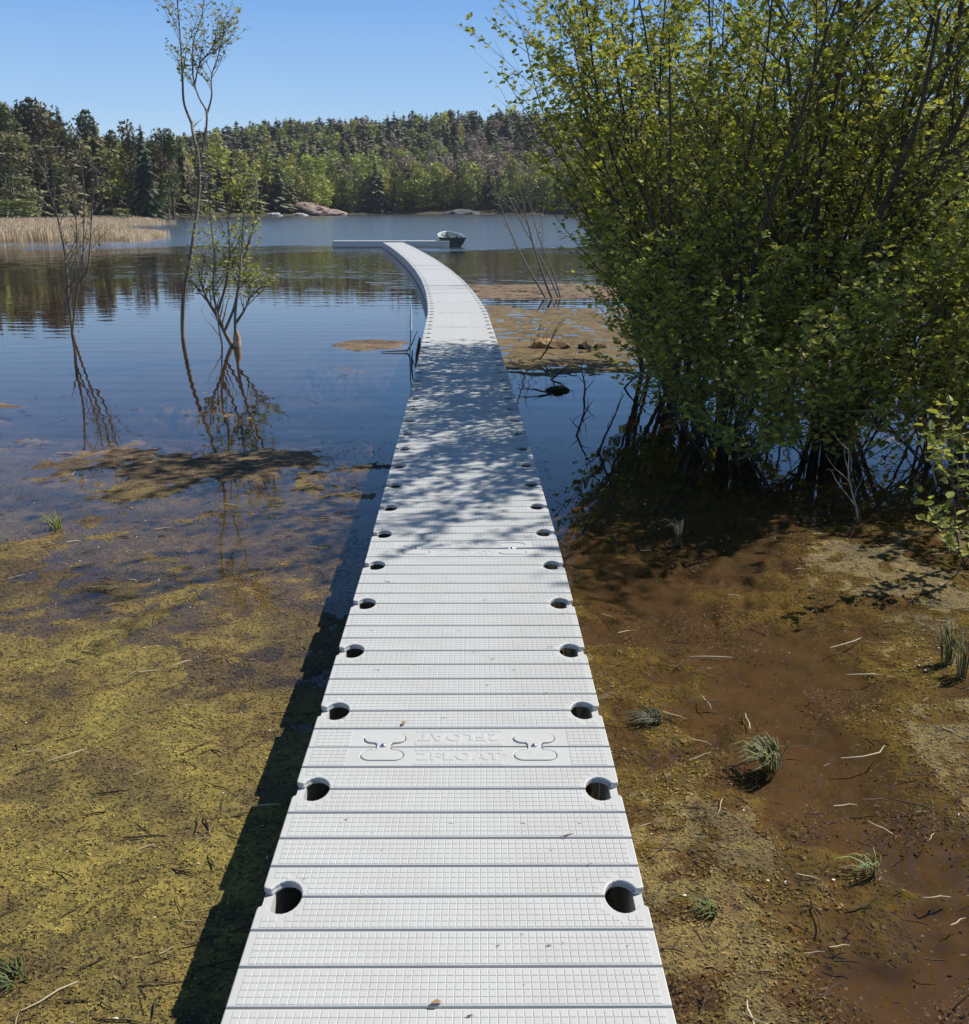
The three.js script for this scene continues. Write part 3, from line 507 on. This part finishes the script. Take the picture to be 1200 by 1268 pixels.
{
  const r = rng(401), bins = { spruce: CONI.map(() => [[], []]), leafy: BROAD.map(() => [[], []]) }, q = new THREE.Quaternion(), e = new THREE.Euler();
  const put = (bin, x, z, h, wide, c) => { q.setFromEuler(e.set((r() - 0.5) * 0.06, r() * 6.283, (r() - 0.5) * 0.06)); const k = bin[Math.floor(r() * bin.length)], f = 0.75 + 0.5 * r(); k[0].push(new THREE.Matrix4().compose(V(x, hill(x, z) - 0.4, z), q, V(h * wide, h, h * wide))); k[1].push(RGB(c[0] * f, c[1] * f, c[2] * f)); };
  for (let z = -90; z > -450; z -= 3.1) for (let x = -240; x < 190; x += 3.1) {
    const X = x + (r() - 0.5) * 3.4, Z = z + (r() - 0.5) * 3.4, d = shoreDist(X, Z); if (d < 2.5 || d > 175) continue;
    if (d > 60 && r() < 0.25) continue;
    const far = ss(-60, -30, X) * ss(-215, -250, Z), grove = fbm(X / 26 + 5, Z / 26, 3), leafy = far > 0.5 ? (d < 42 + 22 * grove ? 0.88 : 0.2 + 0.5 * ss(0.05, 0.4, grove) * ss(110, 60, d)) : 0.2 + 0.6 * ss(0.0, 0.35, grove) * ss(60, 10, d);
    if (r() < leafy) { const grey = far > 0.5 && fbm(X / 16 + 31, Z / 16, 2) > 0.22 && d > 12; put(bins.leafy, X, Z, 8 + 5 * r(), 1 + 0.4 * r(), grey ? GREY[Math.floor(r() * 2)] : BG[Math.floor(r() * 4)]); }
    else put(bins.spruce, X, Z, 6 + 8 * r(), 1.1 + 0.9 * r(), CG[Math.floor(r() * 4)]);
  }
  for (const [name, label, geos, bin] of [['spruce_forest', 'dark spruce forest massed over the hills across the lake', CONI, bins.spruce], ['birch_forest', 'fresh green and grey birch woods along the far shore', BROAD, bins.leafy]]) {
    const g = new THREE.Group(); g.name = name; scene.add(g); tag(g, label, null, null, 'stuff');
    geos.forEach((ge, i) => { const im = copies('trees', ge, FARMAT, bin[i][0], bin[i][1], g); im.userData.kind = 'stuff'; });
  }
}
// trees that stand out one by one along the left shore
{
  const C2 = [11, 12, 13].map((s) => conifer(s * 19, 30, 15, 2)), B2 = [14, 15].map((s) => broadleaf(s * 23, 900, 0.022, 0.24, 0.08)), P2 = [16, 17].map((s) => broadleaf(s * 29, 1300, 0.019, 0.2, 0.12));
  const r = rng(433), th = ['first', 'second', 'third', 'fourth', 'fifth', 'sixth', 'seventh', 'eighth', 'ninth', 'tenth', 'eleventh', 'twelfth', 'thirteenth', 'fourteenth'];
  const con = [[-4, 128, 15], [20, 122, 18], [34, 122, 17], [52, 126, 18], [70, 130, 16], [84, 150, 12], [103, 137, 14], [115, 143, 15], [136, 162, 11], [156, 148, 14], [173, 153, 13], [193, 158, 13], [206, 160, 12], [222, 166, 11]];
  con.forEach(([u, v, h], i) => {
    const round = i % 3 !== 1, dist = 148 + 26 * r() + u * 0.13, top = at(u, v, dist), g = thing(round ? 'pine_tree' : 'spruce_tree', `${round ? 'rounded dark pine' : 'pointed dark spruce'} in the left lakeshore wood, ${th[i]} tall conifer from the left edge`, 'tree', [top.x, 0, top.z], r() * 6, 'tall conifers along the left shore');
    const y0 = hill(top.x, top.z) - 0.3, H = top.y - y0, m = new THREE.MeshPhysicalMaterial({ color: RGB(...CG[i % 4].map((c) => c * (0.8 + 0.35 * r()))), roughness: 0.9, vertexColors: true, transmission: 0.2, thickness: 0, side: THREE.DoubleSide });
    g.position.y = y0; const c = mesh('crown', round ? P2[i % 2] : C2[i % 3], m, g); c.scale.set(h * 1.1, H, h * 1.1);
    const t = new MB(); t.tube([V(0, 0, 0), V(0, H * 0.5, 0)], [0.22, 0.12], 6); mesh('trunk', t.geo(), BARK.dark, g);
  });
  const lea = [[8, 165, 13, [0.17, 0.16, 0.06], 'pale yellow-green broad tree at the left edge above the reeds'], [28, 215, 7, [0.15, 0.15, 0.05], 'rounded pale tree below the spruces at the left edge'], [72, 205, 8, [0.11, 0.13, 0.03], 'mid green birch behind the leftmost sapling'], [160, 236, 5, [0.13, 0.16, 0.03], 'small bright green birch at the waterline past the reeds'], [205, 215, 7, [0.13, 0.14, 0.03], 'yellow-green birch on the shore just left of the tall sapling'], [203, 187, 8, [0.15, 0.10, 0.05], 'russet leafing tree above the yellow-green birch'], [240, 220, 6, [0.11, 0.12, 0.03], 'olive birch on the shore behind the tall sapling']];
  lea.forEach(([u, v, wd, c, l], i) => {
    const dist = 138 + u * 0.2 + 6 * r(), top = at(u, v, dist), y0 = hill(top.x, top.z) - 0.3, H = Math.max(3, top.y - y0), g = thing('birch_tree', l, 'tree', [top.x, y0, top.z], r() * 6);
    const cr = mesh('crown', B2[i % 2], new THREE.MeshPhysicalMaterial({ color: RGB(...c), roughness: 0.9, vertexColors: true, transmission: 0.3, thickness: 0, side: THREE.DoubleSide }), g); cr.scale.set(wd * 1.5, H, wd * 1.5);
    const t = new MB(); t.tube([V(0, 0, 0), V(0, H * 0.4, 0)], [0.12, 0.06], 6); mesh('trunk', t.geo(), BARK.grey, g);
  });
  for (const [u, v, wd, l] of [[4, 248, 6, 'round light green bush behind the reeds at the left edge'], [28, 247, 6, 'wide light green bush above the reed bed'], [150, 258, 3.5, 'small green bush at the end of the reed bed']]) {
    const top = at(u, v, 118), g = mesh('shore_bush', THICK[0], new THREE.MeshPhysicalMaterial({ color: RGB(0.16, 0.19, 0.035), roughness: 0.9, vertexColors: true, transmission: 0.3, thickness: 0, side: THREE.DoubleSide })); g.position.set(top.x, 0, top.z); g.scale.set(wd * 1.7, Math.max(1.5, top.y), wd * 1.7); tag(g, l, 'bush');
  }
}
// reeds
{
  const r = rng(507), b = new MB();
  for (let k = 0; k < 12; k++) { const x = (r() - 0.5) * 0.55, z = (r() - 0.5) * 0.55, h = 0.75 + 0.3 * r(), lx = (r() - 0.5) * 0.16, lz = (r() - 0.5) * 0.16, w = 0.012, an = r() * 3.14, c = Math.cos(an) * w, s = Math.sin(an) * w, f = 0.75 + 0.5 * r(); b.col = [f, f, f]; b.quad(V(x - c, 0, z - s), V(x + c, 0, z + s), V(x + c + lx, h, z + s + lz), V(x - c + lx, h, z - s + lz)); if (r() < 0.5) { b.col = [f * 0.7, f * 0.6, f * 0.55]; b.tri(V(x + lx - 0.03, h - 0.02, z + lz), V(x + lx + 0.03, h - 0.02, z + lz), V(x + lx * 1.4, h + 0.17, z + lz)); } }
  const geo = b.geo(), mats = [], cols = [], q = new THREE.Quaternion(), e = new THREE.Euler();
  for (let k = 0; k < 14000; k++) {
    const z = -58 - 62 * r(), right = mix(-20.5, -37, ss(-58, -105, z)) + 2.5 * fbm(z / 5, 3, 3), left = Math.min(right - 6, z * 0.62 - 12), x = mix(right, left, Math.pow(r(), 1.1));
    if (z > -61 - 5 * fbm(x / 6, 1, 3) + (x + 18) * 0.0) continue;
    const h = (0.68 + 0.34 * r()) * (0.85 + 0.2 * fbm(x / 5, z / 5, 2)) * mix(0.6, 1, ss(0, 4, right - x)); q.setFromEuler(e.set(0, r() * 6.283, 0));
    mats.push(new THREE.Matrix4().compose(V(x, -0.05, z), q, V(1.2, h, 1.2))); const f = 0.8 + 0.4 * r(); cols.push(RGB(0.68 * f, 0.57 * f, 0.40 * f));
  }
  tag(copies('reed_bed', geo, new THREE.MeshPhysicalMaterial({ color: 0xffffff, roughness: 0.9, transmission: 0.4, thickness: 0, vertexColors: true, side: THREE.DoubleSide }), mats, cols), 'dry tan reeds standing in the shallows of the left shore', null, null, 'stuff');
}
// rocks on the far shore
function rock(seed, sx, sy, sz) { const g = new THREE.IcosahedronGeometry(1, 3), p = g.attributes.position; for (let i = 0; i < p.count; i++) { const x = p.getX(i), y = p.getY(i), z = p.getZ(i), k = 1 + 0.45 * fbm(x * 2.2 + seed, y * 2.2 + z * 1.9, 4) ; p.setXYZ(i, x * k * sx, y * k * sy, z * k * sz); } g.computeVertexNormals(); return g; }
{
  const graniteTex = tex(128, 128, (i, j) => { const n = fbm(i / 8, j / 8, 4, 16) * 0.3 + 0.75; return [n, n, n]; });
  const granite = std(0.34, 0.25, 0.21, 0.9, { map: graniteTex }), white = std(0.5, 0.48, 0.46, 0.9, { map: graniteTex });
  for (const [u, v, d, sx, sy, sz, m, l] of [[392, 259, 224, 3.0, 1.2, 3, granite, 'big sloping pinkish granite outcrop on the far shore'], [408, 263, 224, 3.2, 0.9, 2.5, granite, 'low pink granite slab at the tip of the outcrop'], [378, 254, 227, 2, 1.1, 2, granite, 'upper hump of pink granite behind the outcrop'], [340, 267, 212, 1.5, 0.6, 1, white, 'pale boulder at the waterline left of the granite outcrop'], [372, 267, 218, 1.3, 0.5, 1, white, 'pale boulder beside the granite outcrop'], [181, 272, 130, 0.5, 0.4, 0.5, white, 'small white rock off the end of the reeds'], [570, 264, 258, 4, 1, 2, std(0.1, 0.1, 0.1, 0.9), 'dark grey rock ledge on the far shore behind the boat']]) {
    const p = at(u, v, d), k = mesh('shore_rock', rock(u, sx, sy, sz), m); k.position.set(p.x, Math.max(0.1, p.y - sy * 0.4), p.z); tag(k, l, 'rock');
  }
}
// ---------------------------------------------------------------- boat at the end of the dock
{
  const g = thing('rowing_boat', 'dark green rowing boat with pale interior moored at the dock end', 'boat', [-1.85, 0, -54.9], 0.12), L = 3.9, N = 18, M = 12;
  const sec = (t) => { const w = 0.68 * Math.pow(Math.sin(Math.min(1, 0.42 + 0.6 * (1 - t)) * Math.PI / 2), 0.8) * (t > 0.55 ? Math.sqrt(Math.max(0, 1 - Math.pow((t - 0.55) / 0.45, 2.2))) : 1); return [Math.max(0.015, w), 0.46 + 0.2 * t * t, -0.1 + 0.22 * Math.pow(t, 4)]; };
  const shell = (off, flip) => { const p = [], idx = []; for (let i = 0; i <= N; i++) { const t = i / N, [w, top, keel] = sec(t), z = L / 2 - t * L; for (let j = 0; j <= M; j++) { const a = (j / M * 2 - 1), s = Math.sign(a) * Math.pow(Math.abs(a), 0.8), x = s * (w - off), y = keel + off + (top - keel - off * 1.0) * Math.pow(Math.abs(a), 2.4); p.push(x, y, z + (off ? (t < 0.5 ? -off : off) : 0)); } } for (let i = 0; i < N; i++) for (let j = 0; j < M; j++) { const a = i * (M + 1) + j, b = a + M + 1; flip ? idx.push(a, a + 1, b, b, a + 1, b + 1) : idx.push(a, b, a + 1, b, b + 1, a + 1); } const q = new THREE.BufferGeometry(); q.setAttribute('position', new THREE.Float32BufferAttribute(p, 3)); q.setIndex(idx); q.computeVertexNormals(); return q; };
  const green = new THREE.MeshPhysicalMaterial({ color: RGB(0.010, 0.040, 0.030), roughness: 0.4, side: THREE.DoubleSide }), pale = std(0.36, 0.42, 0.39, 0.6, { side: THREE.DoubleSide });
  mesh('hull', shell(0), green, g); mesh('inner_shell', shell(0.03, true), pale, g);
  const tr = new THREE.Shape(); { const [w, top, keel] = sec(0); for (let j = 0; j <= M; j++) { const a = j / M * 2 - 1, s = Math.sign(a) * Math.pow(Math.abs(a), 0.8), x = s * w, y = keel + (top - keel) * Math.pow(Math.abs(a), 2.4); j ? tr.lineTo(x, y) : tr.moveTo(x, y); } }
  const tg = new THREE.ExtrudeGeometry(tr, { depth: 0.035, bevelEnabled: false }); tg.translate(0, 0, L / 2 - 0.01); mesh('transom', tg, green, g);
  for (const s of [-1, 1]) { const b = new MB(), P = []; for (let i = 0; i <= N; i++) { const [w, top] = sec(i / N); P.push(V(s * w, top + 0.01, L / 2 - i / N * L)); } b.tube(P, P.map(() => 0.03), 6); mesh('gunwale', b.geo(), std(0.62, 0.66, 0.64, 0.5), g); }
  for (const t of [0.12, 0.42, 0.7]) { const [w] = sec(t), q = new THREE.BoxGeometry(w * 1.85, 0.035, 0.26); const m = mesh('thwart', q, pale, g); m.position.set(0, 0.32 + 0.1 * t, L / 2 - t * L); }
  for (const s of [-1, 1]) { const b = new MB(); b.tube([V(s * 0.25, 0.5, 1.5), V(s * 0.42, 0.52, 0), V(s * 0.3, 0.55, -1.0)], [0.022, 0.022, 0.02], 6); b.tube([V(s * 0.25, 0.5, 1.5), V(s * 0.22, 0.5, 1.9)], [0.03, 0.06], 6); mesh('oar', b.geo(), std(0.03, 0.035, 0.035, 0.5), g); }
  for (const s of [-1, 1]) { const b = new MB(); b.tube([V(s * 0.5, 0.44, 1.85), V(s * 0.5, 0.68, 1.88)], [0.02, 0.014], 6); mesh('rowlock', b.geo(), std(0.7, 0.7, 0.7, 0.4), g); }
}
// ---------------------------------------------------------------- stakes, stumps, clumps and straws
{
  const r = rng(601);
  const p0 = spot(516, 452); p0.y = 0;
  const g = thing('broken_stake', 'dark broken stakes standing in the water against the left of the dock', 'stake', p0.toArray());
  for (const [dx, h, lx, rad] of [[0, 0.36, 0.05, 0.035], [0.05, 0.22, -0.02, 0.03], [-0.07, 0.2, 0.02, 0.012]]) { const b = new MB(); b.tube([V(dx, -0.25, 0), V(dx + lx * 0.4, h * 0.4, 0.02), V(dx + lx, h, 0)], [rad, rad * 0.9, rad * 0.4], 7); mesh('stake', b.geo(), BARK.dark, g); }
  { const b = new MB(); b.tube([V(-0.10, -0.2, -0.1), V(-0.09, 0.2, -0.1), V(-0.075, 0.45, -0.1)], [0.008, 0.008, 0.008], 6); const s = thing('marker_stick', 'thin grey stick with white top beside the left dock edge', 'stick', p0.toArray()); mesh('shaft', b.geo(), BARK.grey, s); const t = new MB(); t.tube([V(-0.076, 0.44, -0.1), V(-0.07, 0.62, -0.1), V(-0.066, 0.76, -0.1)], [0.016, 0.015, 0.006], 8); mesh('white_tip', t.geo(), std(0.8, 0.8, 0.78, 0.5), s); }
  { const a = spot(500, 436), b = new MB(); b.tube([V(-0.32, 0.01, 0.05), V(-0.1, 0.02, 0.02), V(0.05, 0.02, 0), V(0.12, 0.12, 0), V(0.2, 0.3, -0.02)], [0.006, 0.01, 0.012, 0.01, 0.004], 5); const m = mesh('dead_branch', b.geo(), BARK.dark); m.position.set(a.x, 0, a.z); tag(m, 'thin bent dead branch on the brown patch left of the dock', 'branch'); }
  // peat clumps and rotten wood on the right
  for (const [u, v, sx, sy, sz, c, l] of [[672, 430, 0.22, 0.13, 0.2, [0.40, 0.25, 0.12], 'tan peat clump lit by sun, right of the dock'], [693, 431, 0.2, 0.1, 0.18, [0.2, 0.12, 0.06], 'flat brown peat clump between the tan and the dark ones'], [724, 432, 0.11, 0.09, 0.12, [0.035, 0.025, 0.016], 'round dark peat clump, third from the dock'], [743, 431, 0.09, 0.06, 0.1, [0.05, 0.035, 0.02], 'small dark peat clump, last in the row from the dock'], [690, 484, 0.13, 0.05, 0.08, [0.035, 0.03, 0.02], 'dark rotten root clump in blue water right of the dock']]) {
    const p = spot(u, v), g2 = thing('peat_clump', l, 'clump', [p.x, 0, p.z]); mesh('body', rock(u * 1.7, sx, sy, sz), std(c[0], c[1], c[2], 0.95, { map: barkTex }), g2);
    const b = new MB(); for (let k = 0; k < (sy < 0.05 ? 6 : 26); k++) { const an = r() * 6.283, q = r(), x = Math.cos(an) * sx * q, z = Math.sin(an) * sz * q, h = sy * (0.6 + 0.8 * r()); b.tube([V(x, 0, z), V(x * 1.1, h * 0.9, z * 1.1), V(x * 1.25 + (r() - 0.5) * 0.08, h * 1.4, z * 1.25 + (r() - 0.5) * 0.08)], [0.003, 0.0025, 0.001], 3); } const st = mesh('stubble', b.geo(), std(0.17, 0.15, 0.07, 0.9), g2); st.userData.kind = 'stuff';
  }
  // dead branches: dark in the blue water, pale under the bushes
  const twig = (u, v, pale, L, lift, seed, l, Y = 0) => { const rr = rng(seed), p = Y ? at(u, v, Y) : spot(u, v), b = new MB(), lv = []; grow(rr, b, lv, V(0, -0.05, 0), V((rr() - 0.5) * 2, lift, (rr() - 0.5)), L, pale ? 0.008 : 0.013, 0, { step: 0.07, wander: 0.5, lift: 0, depth: 1, kids: [5], bare: 0.2, along: 0.7, ratio: 0.5, thin: 0.003, leafFrom: 9, leaves: 0 }); const m = mesh('dead_branch', b.geo(), pale ? BARK.pale : BARK.dark); m.position.copy(p); tag(m, l, 'branch'); };
  twig(722, 494, 0, 0.5, 1.2, 1, 'dark forked twig sticking up from the root clump in blue water');
  twig(738, 560, 0, 0.6, 0.8, 2, 'dark curved branch rising from blue water below the willow leaves');
  twig(712, 540, 0, 0.4, 1.0, 3, 'short dark branch near the dock edge in blue water');
  twig(664, 446, 0, 0.75, 0.8, 4, 'thin brushwood sprig against the right dock edge by the tan clump');
  twig(770, 480, 0, 0.7, 0.6, 5, 'sunken dark branch at the foot of the slanting stems');
  twig(1160, 600, 1, 0.9, 0.9, 6, 'pale forked dead branch under the right-hand bushes');
  twig(700, 488, 0, 0.55, 0.25, 15, 'dark brushwood lying in the water by the root clump');
  twig(676, 472, 0, 0.6, 0.2, 16, 'thin dark brushwood floating at the right dock edge');
  twig(1140, 505, 1, 0.9, 0.1, 7, 'pale bare branch hanging level in the right-hand leaves', 7.4);
  twig(955, 545, 1, 0.45, 0.7, 8, 'short pale broken branch in the dark middle of the thicket', 7.6);
  twig(1065, 640, 1, 0.55, 2.2, 9, 'single thin stick upright in the tan mat under the bushes');
  // grasses
  const tuft = (u, v, n, h, spread, c, l, seed) => { const rr = rng(seed), p = spot(u, v), b = new MB(); for (let k = 0; k < n; k++) { const an = rr() * 6.283, q = rr() * spread, x = Math.cos(an) * q * 0.5, z = Math.sin(an) * q * 0.5, H = h * (0.5 + 0.6 * rr()), ox = Math.cos(an) * spread * (0.2 + 0.7 * rr()), oz = Math.sin(an) * spread * (0.3 + rr()), bx = -spread * 0.9 * rr(); b.col = [0, 0, 0].map((_, i) => c[i] * (0.6 + 0.8 * rr())); b.tube([V(x, -0.02, z), V(x + ox * 0.35 + bx * 0.3, H * 0.6, z + oz * 0.35), V(x + ox * 0.7 + bx, H * 0.95, z + oz * 0.7), V(x + ox * 0.9 + bx * 1.9, H * 0.7, z + oz * 1.0)], [0.0025, 0.0028, 0.002, 0.0006], 3); } const m = mesh('grass_tuft', b.geo(), new THREE.MeshStandardMaterial({ color: 0xffffff, roughness: 0.6, vertexColors: true })); m.position.copy(p); tag(m, l, 'grass'); };
  tuft(955, 948, 90, 0.10, 0.07, [0.17, 0.17, 0.06], 'grey-green grass tuft bent over beside the brown channel', 71);
  tuft(1172, 822, 26, 0.22, 0.05, [0.13, 0.14, 0.04], 'upright green sedge near the right picture edge', 72);
  tuft(1192, 835, 18, 0.2, 0.05, [0.15, 0.14, 0.05], 'thin sedge stems at the very right picture edge', 73);
  tuft(812, 890, 70, 0.03, 0.06, [0.05, 0.055, 0.02], 'dark moss clump on the mat beside the nearest coupler joint', 74);
  tuft(880, 1130, 30, 0.035, 0.05, [0.10, 0.12, 0.03], 'small dark green tuft on the mat right of the nearest pocket', 75);
  tuft(70, 655, 22, 0.12, 0.07, [0.2, 0.2, 0.04], 'sparse yellow-green shoots on the left mat', 76);
  tuft(20, 1215, 30, 0.03, 0.06, [0.07, 0.10, 0.03], 'low dark green tuft in the bottom left corner', 77);
  tuft(1080, 1080, 16, 0.07, 0.05, [0.22, 0.24, 0.08], 'small pale green shoots at the edge of the brown channel', 78);
  tuft(838, 660, 14, 0.12, 0.06, [0.3, 0.26, 0.15], 'few pale straws upright where the bush shadow meets the mat', 79);
  // straws
  const straw = (u, v, L, an, bend, l) => { const p = spot(u, v), b = new MB(); b.tube([V(-L / 2, 0.004, 0), V(-L * 0.15, 0.012, bend), V(L * 0.2, 0.014, bend), V(L / 2, 0.006, -bend * 0.6)], [0.002, 0.0032, 0.003, 0.0012], 6); const m = mesh('reed_straw', b.geo(), std(0.44, 0.38, 0.24, 0.7)); m.position.set(p.x, 0.012, p.z); m.rotation.y = an; tag(m, l, 'straw'); };
  straw(1070, 937, 0.22, 0.35, 0.03, 'bent pale reed straw lying across the brown channel');
  straw(1048, 800, 0.22, 0.5, 0.015, 'pale reed straw above the brown channel near the sedge');
  straw(880, 818, 0.2, -0.1, 0.01, 'thin straw afloat in the middle of the brown patch');
  straw(1070, 840, 0.16, -0.05, 0.01, 'short straw just below the pale reed straw by the sedge');
  straw(330, 1003, 0.1, 0.1, 0.006, 'yellowish straw at the edge of the dock shadow');
  straw(85, 940, 0.14, 0.6, 0.01, 'short pale straw on the left mat');
  straw(225, 826, 0.1, 0.7, 0.006, 'small whitish straw on the left mat above the yellow patch');
}
// thin spring haze over the lake
scene.fog = new THREE.FogExp2(new THREE.Color(0.8, 0.88, 1.0), 0.00016);
renderer.render(scene, camera);
